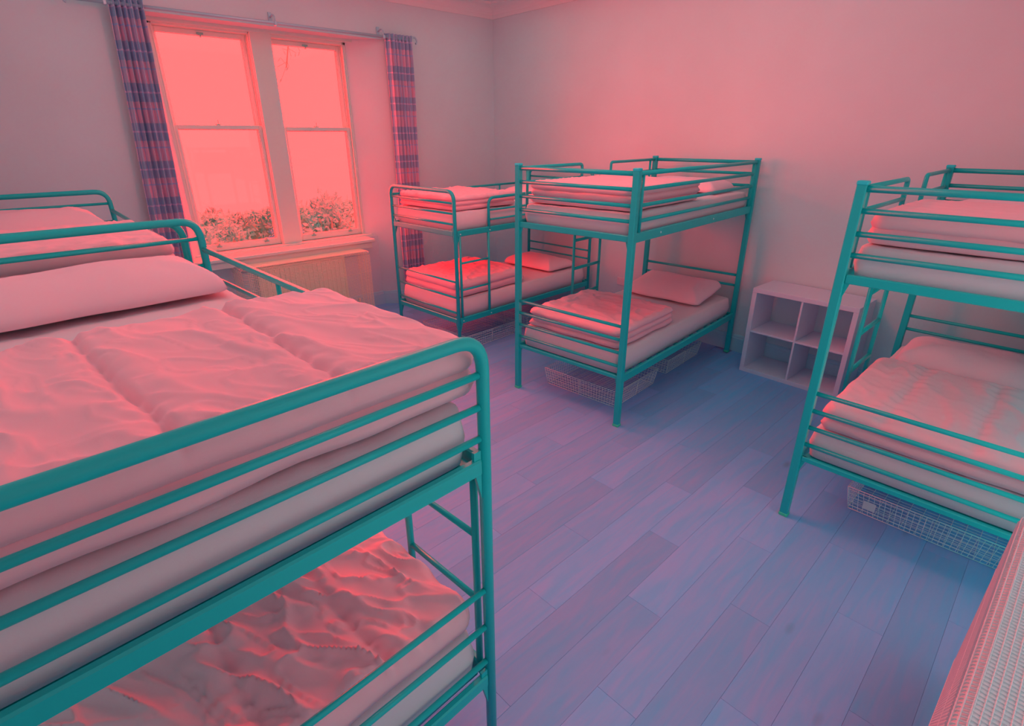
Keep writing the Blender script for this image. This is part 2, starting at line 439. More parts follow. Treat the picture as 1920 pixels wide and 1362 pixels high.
SH = [(2.00, 9.6, -.3, .46, .92, 'bush1', 'leafy shrub outside, at the left edge of the left window'),
      (2.62, 10.4, -.4, .50, 1.02, 'bush1', 'leafy shrub outside, behind the middle of the left window'),
      (3.22, 9.15, -.3, .38, 1.0, 'bush2', 'purplish shrub outside, at the right side of the left window'),
      (3.55, 8.2, .10, .34, .98, 'bush1', 'tall shrub outside, right beside the mullion in the right window'),
      (4.12, 9.2, -.3, .42, 1.18, 'bush1', 'rounded shrub outside, in the middle of the right window'),
      (5.05, 9.6, -.3, .42, 1.02, 'bush1', 'drooping shrub outside, at the right edge of the right window'),
      (2.25, 8.4, -.75, .42, .95, 'bush1', 'low shrub close outside, under the left half of the left window'),
      (2.80, 7.7, -.6, .36, .85, 'bush2', 'low shrub close outside, under the right half of the left window'),
      (4.15, 7.7, -.7, .36, .80, 'bush1', 'low shrub close outside, under the right window')]
for k, (x, y, z, rx, rz, m, lb) in enumerate(SH):
    shrub('shrub', (x, y, z), rx, rz, M[m], k*3+1, 1300, lb)
def hedge(x0, x1, y0, y1, z0, z1, n, label):
    rnd = random.Random(11); root = thing('hedge', label, 'hedge', ((x0+x1)/2, (y0+y1)/2, z0)); cx, cy = (x0+x1)/2, (y0+y1)/2
    mb = MB()
    for k in range(n):
        x = rnd.uniform(x0, x1)-cx; t = rnd.random(); y = (y0-cy)+(y1-y0)*t*t
        zt = (z1-z0)*(.86+.16*noise.noise(Vector((x*1.3, t*2, 3)))) - .2*t
        z = zt*(1-rnd.random()**2*.9); y += .14*noise.noise(Vector((x*2.5, z*2.5, 1)))*2
        d = Vector((rnd.gauss(0, 1), rnd.gauss(0, 1), rnd.gauss(.2, 1))).normalized(); e = d.orthogonal().normalized(); L = rnd.uniform(.07, .17)
        c = Vector((x, y, z)); mb.add([c, c+d*L*.5+e*L*.24, c+d*L, c+d*L*.5-e*L*.24], [(0, 1, 2), (0, 2, 3)])
    o = mb.build('foliage', M['bush1'], root); o['kind'] = 'stuff'
    core = MB().box(x0-cx+.1, x1-cx-.1, y0-cy+.25, y1-cy-.1, 0, (z1-z0)*.72, .1); core.build('twiggy_core', M['bark'], root)
hedge(-.5, 8.5, 11.7, 12.7, -1.1, .86, 15000, 'long leafy hedge across the garden, seen through both windows')
def twig(loc, pts, seed, label):
    rnd = random.Random(seed); root = thing('tree_branch', label, 'branch', loc)
    b = MB(); lf = MB()
    b.tube(pts, .009, 5)
    for k in range(34):
        t = rnd.random()**.7; i = min(len(pts)-2, int(t*(len(pts)-1))); f = t*(len(pts)-1)-i
        p = Vector(pts[i]).lerp(Vector(pts[i+1]), f); d = Vector((rnd.gauss(0, .6), rnd.gauss(0, .4), -1)).normalized(); L = rnd.uniform(.04, .1)
        e = d.orthogonal().normalized()*L*.22; q = p+Vector((rnd.gauss(0, .1), rnd.gauss(0, .1), rnd.gauss(-.1, .12)))
        b.tube([p, q], .003, 3); lf.add([q, q+d*L*.5+e, q+d*L, q+d*L*.5-e], [(0, 1, 2, 3)])
    b.build('branch', M['bark'], root); l = lf.build('leaf_spray', M['bush1'], root); l['kind'] = 'stuff'
twig((1.9, 8.2, 3.75), [(-.5, 0, .5), (0, 0, .1), (.5, .1, -.15), (.9, .1, -.25)], 3, 'thin leafy twig hanging outside the top of the left window')
twig((3.45, 8.2, 3.75), [(.7, 0, .5), (.25, 0, .2), (0, .1, -.3), (-.15, .1, -.9)], 5, 'thin leafy twig hanging outside the top of the right window')

# ------------------------------------------------------------------ curtains and rod
def curtain(x0t, x1t, x0b, x1b, zt, zb, y, folds, seed, label):
    nx, nz = folds*10, 46; vs = []; fs = []; uv = []; rnd = random.Random(seed)
    ph = [rnd.uniform(-.5, .5) for _ in range(folds+1)]
    for j in range(nz+1):
        t = j/nz; z = zt+(zb-zt)*t; a = x0t+(x0b-x0t)*t; b = x1t+(x1b-x1t)*t
        s = 0; px = py = None
        for i in range(nx+1):
            u = i/nx; amp = .040*(1-.2*t)+.008*sin(z*2+u*9)
            q = u*folds*2*pi + .5*noise.noise(Vector((u*3, z*.7, seed)))
            x = a+(b-a)*(u+.010*sin(q*2)); yy = y+amp*sin(q)+.012*noise.noise(Vector((u*4, z*1.3, seed+5)))
            if px is not None: s += sqrt((x-px)**2+(yy-py)**2)
            px, py = x, yy; vs.append((x, yy, z)); uv.append((s, zt-z))
    for j in range(nz):
        for i in range(nx):
            k = j*(nx+1)+i; fs.append((k, k+nx+1, k+nx+2, k+1))
    root = thing('curtain', label, 'curtain', ((x0b+x1b)/2, y, zb))
    mb = MB().add([(x-root.location.x, yy-y, z-zb) for x, yy, z in vs], fs, True)
    o = mb.build('curtain_fabric', M['plaid'], root)
    ul = o.data.uv_layers.new(name='UVMap')
    for l in o.data.loops: ul.data[l.index].uv = uv[l.vertex_index]
    md = o.modifiers.new('t', 'SOLIDIFY'); md.thickness = .003
    for k in range(folds):
        xx = x0t+(x1t-x0t)*(k+.5)/folds-root.location.x; zz = 2.935-zb
        MB().tube([(xx, .01+.022*cos(t), zz+.022*sin(t)) for t in [i*2*pi/14 for i in range(14)]], .004, 6, closed=True).build('eyelet_ring', M['rod'], root)
    return root
curtain(.965, 1.20, .80, 1.10, 2.985, .10, 5.735, 6, 2, 'plaid curtain drawn back at the left of the windows')
curtain(3.385, 3.69, 3.385, 3.67, 2.975, .10, 5.745, 7, 9, 'plaid curtain drawn back at the right of the windows, behind the bunk')
rod = thing('curtain_rod', 'brushed steel curtain rod above the two sash windows', 'curtain rod', (2.3, 5.745, 2.94))
MB().tube([(-1.55, 0, .0), (1.40, 0, .0)], .0135, 12).build('rod', M['rod'], rod)
for s, xx in ((-1, -1.55), (1, 1.40)):
    pts = [(xx+s*(.045*(1-cos(t))*.6+.02*t/4), 0, .030*sin(t)-.0) for t in [k*4.6/16 for k in range(17)]]
    MB().tube(pts, .010, 8).build('finial', M['rod'], rod)
for xx in (-1.36, -.06, 1.06):
    b = MB().tube(rounded([(xx, .115, .055), (xx, .03, .075), (xx, -.004, .045), (xx, -.004, .012)], .03), .007, 8)
    b.box(xx-.016, xx+.016, .100, .115, .01, .10, .003); b.box(xx-.012, xx+.012, -.02, .02, -.02, .016, .003)
    b.build('bracket', M['rod'], rod)

# ------------------------------------------------------------------ radiator and wire guards
def radiator(x0, x1, y0, y1, z0, z1, label, face=-1):
    root = thing('radiator', label, 'radiator', ((x0+x1)/2, (y0+y1)/2, 0))
    X = (x1-x0)/2; D = (y1-y0)/2
    n = int((x1-x0)/.05); mb = MB()
    mb.box(-X, X, -D*.45, D*.45, z0, z1, .008)
    for i in range(n):
        xx = -X+(i+.5)*2*X/n; mb.box(xx-.012, xx+.012, -D*.45-.012, D*.45+.012, z0+.03, z1-.03, .005)
    mb.build('radiator_panel', M['rad'], root)
    MB().tube([(X-.04, 0, z0+.05), (X+.03, 0, z0+.05), (X+.03, 0, 0)], .009, 8).build('pipe', M['rad'], root)
radiator(1.72, 2.70, 5.86, 5.99, .12, .70, 'pale panel radiator behind the wire guard under the windows')
radiator(1.25, 2.15, YN+.012, YN+.062, .12, .68, 'pale panel radiator behind the nearest wire guard, lower right')
def wire_guard(x0, x1, yf, yb, z0, z1, rad, label, dx=.017, dz=.017, r=.0022, mt='guard', lining=False):
    """mesh cage: horizontal wires wrap front and both ends, upright wires run down the front and over the top"""
    root = thing('radiator_guard', label, 'radiator guard', ((x0+x1)/2, yb, 0)); cx = (x0+x1)/2
    s = 1 if yb > yf else -1
    def ring(z, inset=0):
        a, b = x0+inset-cx, x1-inset-cx; f = (yf+s*inset)-yb
        return rounded([(a, 0, z), (a, f, z), (b, f, z), (b, 0, z)], rad, 5)
    hz = MB(); z = z0
    while z < z1-.03: hz.tube(ring(z), r, 3, cap=False); z += dz
    for k in range(3):
        t = (k+1)/3*pi/2; hz.tube(ring(z1-.03+.03*sin(t), .03*(1-cos(t))), r, 3, cap=False)
    nb = int(abs(yb-yf)/dz)
    for k in range(2, nb):
        yy = (yf-yb)*(1-k/nb); hz.tube([(x0+.03-cx, yy, z1), (x1-.03-cx, yy, z1)], r, 3, cap=False)
    o = hz.build('horizontal_wires', M[mt], root); o['kind'] = 'stuff'
    vt = MB(); n = int((x1-x0-2*rad)/dx)
    for i in range(n+1):
        xx = x0+rad-cx+(x1-x0-2*rad)*i/n
        vt.tube([(xx, yf-yb, z0), (xx, yf-yb, z1-.03), (xx, yf-yb+s*.009, z1-.009), (xx, yf-yb+s*.03, z1), (xx, 0, z1)], r, 3, cap=False)
    m = int(abs(yb-yf)/.06)
    for i in range(1, m):
        yy = (yf-yb)*i/m
        for xx in (x0-cx, x1-cx): vt.tube([(xx, yy, z0), (xx, yy, z1-.03), (xx+(.03 if xx < 0 else -.03), yy, z1)], r, 3, cap=False)
    o = vt.build('upright_wires', M[mt], root); o['kind'] = 'stuff'
    MB().tube(ring(z0), .004, 6).build('bottom_rail', M[mt], root)
    MB().tube(ring((z0+z1)*.62), .003, 6).build('stiffening_rail', M[mt], root)
    MB().tube([(x0+.02-cx, -s*.004, z1), (x1-.02-cx, -s*.004, z1)], .005, 6).build('back_rail', M[mt], root)
    for xx in (x0+.03-cx, x1-.03-cx): MB().box(xx-.012, xx+.012, min(0, -s*.02), max(0, -s*.02), 0, z0+.05, .002).build('bracket_leg', M[mt], root)
    if lining:      # thin sheet lining just inside the wires
        k = r*1.2; p = ring(z0, k); q = ring(z1-.03, k); t = ring(z1-k, .03+k); n = len(p)
        vs = list(p)+list(q)+list(t); fs = [(i, i+1, n+i+1, n+i) for i in range(n-1)]+[(n+i, n+i+1, 2*n+i+1, 2*n+i) for i in range(n-1)]
        fs.append(tuple(range(2*n, 3*n)))
        MB().add(vs, fs).build('sheet_lining', M[mt], root)
wire_guard(1.50, 2.89, 5.62, 5.985, .10, .775, .05, 'white wire mesh radiator guard under the sash windows')
wire_guard(1.17, 2.30, -.062, YN+.02, .10, .80, .05, 'large white wire mesh guard at the lower right corner of the photo', dx=.014, dz=.015, r=.0022, mt='guard2', lining=True)

# ------------------------------------------------------------------ bunk beds
W = .98
def bar(x0, y0, z0, x1, y1, z1, r=.0125, n=10): return MB().tube([(x0, y0, z0), (x1, y1, z1)], r, n)
def deck(L, Wd, z, par):
    mb = MB()
    for k in range(14):
        x = .06+(L-.12)*k/13; mb.box(x-.02, x+.02, .02, Wd-.02, z-.006, z+.006)
    o = mb.build('bed_slats', M['frame'], par); return o
UZ = [1.669, 1.569, 1.473]; LZ = [.767, .669, .572, .471]
def square_bunk(L, loc, rot, label, ladder=(.76, 1.16), gap=(.785, 1.215)):
    b = thing('bunk_bed', label, 'bunk bed', loc, rot, None); F = M['frame']; h = .021
    def rail(mb, name='rail'): return mb.build(name, F, b)
    for x in (0, L):
        for y in (0, W):
            p = MB().box(x-h, x+h, y-h, y+h, .012, 1.782, .004).build('post', F, b)
            MB().box(x-h-.002, x+h+.002, y-h-.002, y+h+.002, 1.778, 1.796, .004).build('cap', M['cap'], p)
            MB().box(x-h-.002, x+h+.002, y-h-.002, y+h+.002, 0, .02, .003).build('rubber_foot', M['foot'], p)
    for x in (0, L):
        sx = 1 if x == 0 else -1
        rail(bar(x, h, 1.763, x, W-h, 1.763, .015), 'top_rail')
        for z in (UZ if x == 0 else UZ[:2]): rail(bar(x, h, z, x, W-h, z), 'end_rail')
        for z in (LZ if x == 0 else LZ[:2]): rail(bar(x, h, z, x, W-h, z, .0115), 'end_rail')
        rail(MB().box(x-.012, x+.012, h, W-h, 1.343, 1.385, .004), 'end_beam')
        rail(MB().box(x-.012, x+.012, h, W-h, .372, .40, .004), 'end_beam')
    for y in (0, W):
        rail(MB().box(h, L-h, y-.012, y+.012, 1.338, 1.40, .004), 'side_beam')
        rail(MB().box(h, L-h, y-.012, y+.012, .345, .405, .004), 'side_beam')
        for x in (0, L):
            sx = 1 if x == 0 else -1; sy = 1 if y == 0 else -1
            for z in (1.27, .30):
                q = [(x+sx*h, 0), (x+sx*(h+.032), .075), (x+sx*(h+.032), .10), (x+sx*h, .10)]
                vs = [(a, y-.004, z+c) for a, c in q]+[(a, y+.004, z+c) for a, c in q]
                MB().add(vs, [(0, 1, 2, 3), (7, 6, 5, 4), (0, 4, 5, 1), (1, 5, 6, 2), (2, 6, 7, 3), (3, 7, 4, 0)]).build('corner_bracket', F, b)
                q = [(y+sy*h, 0), (y+sy*(h+.022), .075), (y+sy*(h+.022), .10), (y+sy*h, .10)]
                vs = [(x-.004, a, z+c) for a, c in q]+[(x+.004, a, z+c) for a, c in q]
                MB().add(vs, [(0, 1, 2, 3), (7, 6, 5, 4), (0, 4, 5, 1), (1, 5, 6, 2), (2, 6, 7, 3), (3, 7, 4, 0)]).build('corner_bracket', F, b)
    # near side: full guard hung between two inset stiles
    rail(bar(h, 0, 1.763, L-h, 0, 1.763, .014), 'guard_rail')
    for x in (.075, L-.075): rail(bar(x, 0, 1.39, x, 0, 1.76, .012), 'guard_stile')
    for z in UZ: rail(bar(.075, 0, z, L-.075, 0, z), 'guard_rail')
    # far side: two short guards either side of the ladder gap
    for (a, c) in ((h, gap[0]), (gap[1], L-h)):
        inner = a if a > h else c; outer = h if a == h else L-h
        rail(MB().tube(rounded([(outer, W, 1.763), (inner, W, 1.763), (inner, W, 1.39)], .03), .0125, 10), 'ladder_side_guard')
        rail(bar(min(outer, inner), W, 1.662, max(outer, inner), W, 1.662, .011), 'ladder_side_guard')
        xx = outer+(.075 if outer == h else -.075); rail(bar(xx, W, 1.39, xx, W, 1.76, .011), 'guard_stile')
    lad = MB()
    l0, l1 = ladder
    o = bar(l0, W+.03, .35, l0, W+.03, 1.37, .013).build('ladder', F, b)
    bar(l1, W+.03, .35, l1, W+.03, 1.37, .013).build('ladder_stile', F, o)
    for z in (.40, .64, .885, 1.135): bar(l0, W+.03, z, l1, W+.03, z, .014).build('rung', F, o)
    deck(L, W, 1.352, b); deck(L, W, .375, b)
    for x in (.35, 1.2): 
        if x < L: MB().tube([(x, -.0125, 1.37), (x, -.016, 1.37)], .007, 8).build('bolt', M['wire'], b)
    return b

RW = .958
def round_bunk(loc, rot, label, RW=.958, top0=1.535, ur=(1.438, 1.349, 1.258)):
    L = 2.0; b = thing('bunk_bed', label, 'bunk bed', loc, rot); F = M['frame']; r = .017
    def rail(mb, name='rail', par=b): return mb.build(name, F, par)
    for x, top in ((0, top0), (L, 1.612)):
        rail(MB().tube(rounded([(x, 0, .01), (x, 0, top), (x, RW, top), (x, RW, .01)], .085, 8), r, 14), 'end_frame')
        for y in (0, RW): MB().tube([(x, y, 0), (x, y, .02)], .020, 12).build('rubber_foot', M['foot'], b)
        for z in (ur if x == 0 else (1.528, 1.40)): rail(bar(x, r, z, x, RW-r, z, .0095), 'end_rail')
        for z in ((.736, .588, .44) if x == 0 else (.745, .65)): rail(bar(x, r, z, x, RW-r, z, .0095), 'end_rail')
        rail(MB().box(x-.012, x+.012, r, RW-r, 1.152, 1.20, .005), 'end_beam')
        rail(MB().box(x-.012, x+.012, r, RW-r, .338, .385, .005), 'end_beam')
    for y in (0, RW):
        sy = 1 if y == 0 else -1
        rail(MB().box(r, L-r, y-.012, y+.012, 1.148, 1.20, .005), 'side_beam')
        rail(MB().box(r, L-r, y-.012, y+.012, .335, .39, .005), 'side_beam')
        for x in (0, L):
            sx = 1 if x == 0 else -1
            for z in (1.07, .25):
                q = [(y+sy*r, 0), (y+sy*(r+.024), .10), (y+sy*(r+.024), .155), (y+sy*r, .155)]
                vs = [(x-.005, a, z+c) for a, c in q]+[(x+.005, a, z+c) for a, c in q]
                MB().add(vs, [(0, 1, 2, 3), (7, 6, 5, 4), (0, 4, 5, 1), (1, 5, 6, 2), (2, 6, 7, 3), (3, 7, 4, 0)]).build('corner_bracket', F, b)
                q = [(x+sx*r, 0), (x+sx*(r+.03), .08), (x+sx*(r+.03), .12), (x+sx*r, .12)]
                vs = [(a, y-.004, z+c) for a, c in q]+[(a, y+.004, z+c) for a, c in q]
                MB().add(vs, [(0, 1, 2, 3), (7, 6, 5, 4), (0, 4, 5, 1), (1, 5, 6, 2), (2, 6, 7, 3), (3, 7, 4, 0)]).build('corner_bracket', F, b)
    # ladder-side guard: bent tube from the gap to the head
    rail(MB().tube(rounded([(.41, 0, 1.17), (.41, 0, 1.455), (L-r, 0, 1.475)], .07, 8), .0135, 12), 'guard_frame')
    for z in (1.348, 1.262): rail(bar(.41, 0, z, L-r, 0, z, .0095), 'guard_rail')
    rail(bar(1.17, 0, 1.19, 1.17, 0, 1.46, .009), 'guard_stile')
    # wall-side guard
    rail(MB().tube([(r, RW, 1.455), (L-r, RW, 1.46)], .0115, 10), 'guard_rail')
    for x in (.5, 1.49): rail(bar(x, RW, 1.19, x, RW, 1.455, .009), 'guard_stile')
    lad = rail(bar(.40, 0, .36, .40, 0, 1.17, .0125), 'ladder')
    rail(bar(.05, 0, .36, .05, 0, 1.17, .0115), 'ladder_stile', lad)
    for z in (.905, .655, .42)[:2]: rail(bar(.05, 0, z, .40, 0, z, .010), 'rung', lad)
    for x, z in ((.05, 1.17), (.41, 1.17), (.41, .36), (.05, .36)):
        MB().tube([(x, -.012, z), (x, -.017, z)], .006, 8).build('bolt', M['wire'], b)
    o = deck(L, RW, 1.165, b); deck(L, RW, .35, b)
    return b

PM = ((2.893, 2.065), R(5.289)); PR = ((2.813, -.179), R(1.5)); PA = ((2.845, 3.915), R(3.5)); PB = ((.755, .95), R(93.5)); PC = ((.575, 3.03), R(91))
square_bunk(2.0, (*PM[0], 0), PM[1], 'dark square-post steel bunk bed in the middle, beside the white cube shelf')
square_bunk(1.85, (*PR[0], 0), PR[1], 'dark square-post steel bunk bed at the right edge, in front of the white cube shelf')
round_bunk((*PA[0], 0), PA[1], 'dark bunk bed with rounded tube ends in the far corner by the right curtain')
round_bunk((*PB[0], 0), PB[1], 'nearest dark bunk bed with rounded tube ends, filling the lower left', RW=1.07)
round_bunk((*PC[0], 0), PC[1], 'dark bunk bed with rounded tube ends, far left, behind the nearest one', RW=1.0, top0=1.603, ur=(1.516, 1.42, 1.33))

# ------------------------------------------------------------------ bedding
def smooth_axis(n, r, L):
    """parameter values along a length, denser near the two ends"""
    return [L*(.5-.5*cos(pi*(.12+.76*i/n))/cos(pi*.12)) if 0 < i < n else (0 if i == 0 else L) for i in range(n+1)]
def soft(name, lu, lv, T, bunk, u, v, z, m, rot=0, r=.07, e=2.0, nu=40, nv=32, corner=.06, wob=.0, fn=None, flat=.6, bulge=None, seed=0, label='', cat='', tilt=0):
    us = smooth_axis(nu, r, lu); vs_ = smooth_axis(nv, r, lv)
    def h(a, b):
        d = min(a, lu-a, b, lv-b)
        ax, by = min(a, lu-a), min(b, lv-b)
        if ax < corner and by < corner:
            d = min(d, corner-sqrt((corner-ax)**2+(corner-by)**2))
        d = max(0, d)/r
        return 1 if d >= 1 else (1-(1-d)**e)**(1/e)
    V = []; Fc = []
    top = {}; bot = {}
    for i, a in enumerate(us):
        for j, b in enumerate(vs_):
            x, y = a, b
            ax, by = min(a, lu-a), min(b, lv-b)
            if ax < corner and by < corner:      # pull the corner in
                dx, dy = corner-ax, corner-by; dd = max(dx, dy); q = sqrt(dx*dx+dy*dy); k = dd/q if q > 0 else 1
                nx_, ny_ = dx*k, dy*k
                x = (corner-nx_) if a < lu/2 else lu-(corner-nx_); y = (corner-ny_) if b < lv/2 else lv-(corner-ny_)
            hh = h(x, y)
            if wob:
                w_ = wob*(1-min(1, min(ax, by)/.25))
                x += w_*noise.noise(Vector((b*5, a*2, seed)))*(1 if a > lu/2 else -1)
                y += w_*noise.noise(Vector((a*5, b*2, seed+9)))*(1 if b > lv/2 else -1)
            f = fn(a/lu, b/lv, a, b)*(hh**.7) if fn else 0
            edge = i in (0, nu) or j in (0, nv)
            zt = T*flat*hh + f - (T*flat) ; zb_ = -T*flat - T*(1-flat)*hh
            zt = T*(flat*hh + (1-flat)) + f; zb_ = T*(1-flat)*(1-hh)
            k = len(V); V.append((x, y, zt if not edge else T*(1-flat)+f*.3)); top[i, j] = k
            if edge: bot[i, j] = k
            else: bot[i, j] = len(V); V.append((x, y, zb_))
    for i in range(nu):
        for j in range(nv):
            Fc.append((top[i, j], top[i+1, j], top[i+1, j+1], top[i, j+1]))
            Fc.append((bot[i, j], bot[i, j+1], bot[i+1, j+1], bot[i+1, j]))
    (bx, by_), br = bunk
    if tilt:
        V = [(x, y, zz+x*math.tan(tilt)) for x, y, zz in V]
    c = cos(rot); s = sin(rot)
    V = [((x-lu/2)*c-(y-lv/2)*s, (x-lu/2)*s+(y-lv/2)*c, zz) for x, y, zz in V]
    o = MB().add(V, Fc, True).build(name, m)
    cu, cv = u+lu/2, v+lv/2
    o.location = (bx+cu*cos(br)-cv*sin(br), by_+cu*sin(br)+cv*cos(br), z); o.rotation_euler = (0, 0, br)
    tag(o, label, cat); return o

def rid(x, y, s, amp=1):      # soft creases
    q = Vector((x, y, s)); wv = noise.noise(q*1.3+Vector((3, 1, 0)))
    return amp*(1-abs(noise.noise(q+Vector((wv, wv, 0))))*2.2)
def crumple(seed, amp, sx=6, sy=6, ang=0):
    ca_, sa_ = cos(ang), sin(ang)
    def f(u, v, a, b):
        x = a*ca_+b*sa_; y = -a*sa_+b*ca_
        n1 = rid(x*sx, y*sy, seed); n2 = rid(x*sx*2.3, y*sy*2.1, seed+4)
        return amp*(.62*max(0, n1)**2+.28*max(0, n2)**3+.25*noise.noise(Vector((a*3, b*3, seed)))) - amp*.3
    return f
def quilted(seed, amp, seams, sw=.018, depth=.016, cross=(), axis='v'):
    cf = crumple(seed, amp, 2.4, 6.5, .35)
    def f(u, v, a, b):
        z = cf(u, v, a, b)
        for s0, k in seams:
            c = s0 + .012*noise.noise(Vector((a*4, s0*7, seed)))+k*(u-.5)
            d = abs((b if axis == 'v' else a)-c)
            z -= depth*exp(-(d/sw)**2)
            z += depth*.55*exp(-((d-.055)/.04)**2)
            if d < .09: z += .0035*sin(a*85+3*noise.noise(Vector((a*6, b*6, 1))))*exp(-(d/.045)**2)
        for s0 in cross:
            d = abs(a-s0-.02*noise.noise(Vector((b*4, 2, seed)))); z -= depth*.8*exp(-(d/sw)**2)
        return z
    return f
def mattress(bunk, L, Wd, z, T, label, seed):
    def f(u, v, a, b):
        g = 0
        for cu in (.16, .84): g += .0022*sin(a*120)*exp(-((u-cu)/.07)**2)*(1 if min(v, 1-v) < .09 else 0)
        return .006*noise.noise(Vector((a*2.2, b*2.2, seed)))+.0045*rid(a*5, b*7, seed)+g
    return soft('mattress', L-.05, Wd-.04, T, bunk, .022, .02, z, M['sheet'], r=.05, e=3, nu=70, nv=30, corner=.05, fn=f, flat=.5, seed=seed, label=label, cat='mattress')
def pillow(bunk, u, v, z, label, seed, lu=.46, lv=.74, T=.13, rot=0, tilt=0):
    def f(a_, b_, a, b): return .010*noise.noise(Vector((a*4, b*4, seed)))+.004*rid(a*9, b*9, seed)
    return soft('pillow', lu, lv, T, bunk, u, v, z, M['pillow'], r=.19, e=1.75, nu=30, nv=38, corner=.05, wob=.012, fn=f, flat=.84, seed=seed, label=label, cat='pillow', tilt=tilt)
def folded(bunk, u, v, z, lu, lv, T, label, seed, fn=None, layers=3, nu=70, nv=60, amp=.012):
    """a duvet folded into layers: top layer object, the lower folds are parts of it"""
    t = T/layers*1.12
    step = (T-t)/(layers-1) if layers > 1 else 0
    zt = z+step*(layers-1)
    top = soft('duvet', lu, lv, t, bunk, u, v, zt, M['duvet'], r=.045, e=1.9, nu=nu, nv=nv, corner=.06, wob=.012, fn=fn or crumple(seed, amp, 5, 6, .6), flat=.62, seed=seed, label=label, cat='duvet')
    for k in range(layers-1):
        lo = soft('fold', lu-.01+.012*((k*7+seed) % 3), lv-.006*(k+1), t, bunk, u-.004*k, v-.004+.006*((k+seed) % 2), z+step*k, M['duvet'], r=.035, e=1.9, nu=30, nv=26, corner=.05, wob=.016, fn=crumple(seed+k+3, .006, 8, 8), flat=.55, seed=seed+k+1, label='', cat='')
        del lo['label']; del lo['category']
        lo.parent = top; lo.matrix_parent_inverse = Matrix.Identity(4)
        d = Matrix.Rotation(-bunk[1], 4, 'Z') @ (lo.location-top.location); lo.location = d; lo.rotation_euler = (0, 0, 0)
    return top

# middle bunk
mattress(PM, 2.0, W, 1.36, .155, 'mattress in white sheet, upper berth of the middle bunk', 1)
mattress(PM, 2.0, W, .382, .175, 'mattress in white sheet, lower berth of the middle bunk', 2)
folded(PM, .04, .05, 1.523, 1.02, .88, .15, 'folded white duvet on the upper berth of the middle bunk', 3, layers=3)
pillow(PM, 1.45, .12, 1.524, 'white pillow on the upper berth of the middle bunk', 4, T=.11)
folded(PM, .04, .06, .566, .84, .86, .145, 'folded white duvet on the lower berth of the middle bunk', 5, layers=3, amp=.016)
pillow(PM, 1.40, .10, .566, 'white pillow on the lower berth of the middle bunk, leaning on the head rails', 6, lu=.52, lv=.78, T=.11, tilt=R(9))
# right bunk
mattress(PR, 1.85, W, 1.36, .155, 'mattress in white sheet, upper berth of the right bunk', 7)
mattress(PR, 1.85, W, .382, .175, 'mattress in white sheet, lower berth of the right bunk', 8)
folded(PR, .04, .05, 1.523, .86, .89, .14, 'folded white duvet on the upper berth of the right bunk', 9, layers=2, amp=.010)
pillow(PR, 1.32, .12, 1.524, 'white pillow on the upper berth of the right bunk', 10, T=.13)
folded(PR, .03, .05, .566, 1.02, .89, .13, 'white duvet spread on the lower berth of the right bunk', 11, layers=2, fn=quilted(11, .014, ((.28, 0), (.62, 0)), depth=.008))
pillow(PR, 1.27, .12, .566, 'white pillow on the lower berth of the right bunk', 12, lu=.50, lv=.78, T=.15)
# far corner bunk
mattress(PA, 2.0, RW, 1.175, .175, 'mattress in white sheet, upper berth of the far corner bunk', 13)
mattress(PA, 2.0, RW, .362, .19, 'mattress in white sheet, lower berth of the far corner bunk', 14)
folded(PA, .04, .05, 1.36, .82, .86, .125, 'folded white duvet on the upper berth of the far corner bunk', 15, layers=3, amp=.02)
pillow(PA, 1.42, .12, 1.36, 'white pillow on the upper berth of the far corner bunk', 16, T=.10)
folded(PA, .04, .05, .562, .92, .86, .155, 'folded white duvet on the lower berth of the far corner bunk', 17, layers=2, amp=.018)
pillow(PA, 1.42, .10, .563, 'white pillow on the lower berth of the far corner bunk', 18, T=.12)
# nearest bunk
mattress(PB, 2.0, 1.07, 1.165, .185, 'mattress in white sheet, upper berth of the nearest bunk', 19)
mattress(PB, 2.0, 1.07, .352, .195, 'mattress in white sheet, lower berth of the nearest bunk', 20)
folded(PB, .030, -.03, 1.362, .80, 1.08, .150, 'quilted white duvet on the upper berth of the nearest bunk', 21, layers=2, nu=150, nv=190,
       fn=quilted(21, .015, ((.36, -.02), (.70, .03)), depth=.016, sw=.013))
pillow(PB, 1.49, .07, 1.362, 'white pillow on the upper berth of the nearest bunk', 22, lu=.46, lv=.92, T=.15)
folded(PB, .030, .02, .558, 1.05, 1.02, .10, 'crumpled white duvet on the lower berth of the nearest bunk', 23, layers=1, nu=170, nv=150,
       fn=quilted(23, .045, ((.32, .03), (.60, -.04)), depth=.014, cross=(.55,)))
# far left bunk
mattress(PC, 2.0, 1.0, 1.175, .175, 'mattress in white sheet, upper berth of the far left bunk', 24)
mattress(PC, 2.0, 1.0, .362, .185, 'mattress in white sheet, lower berth of the far left bunk', 25)
folded(PC, .05, .03, 1.36, .95, .88, .16, 'folded white duvet on the upper berth of the far left bunk', 26, layers=2, amp=.02)
pillow(PC, 1.36, .10, 1.36, 'white pillow on the upper berth of the far left bunk', 27, lu=.56, lv=.80, T=.19)

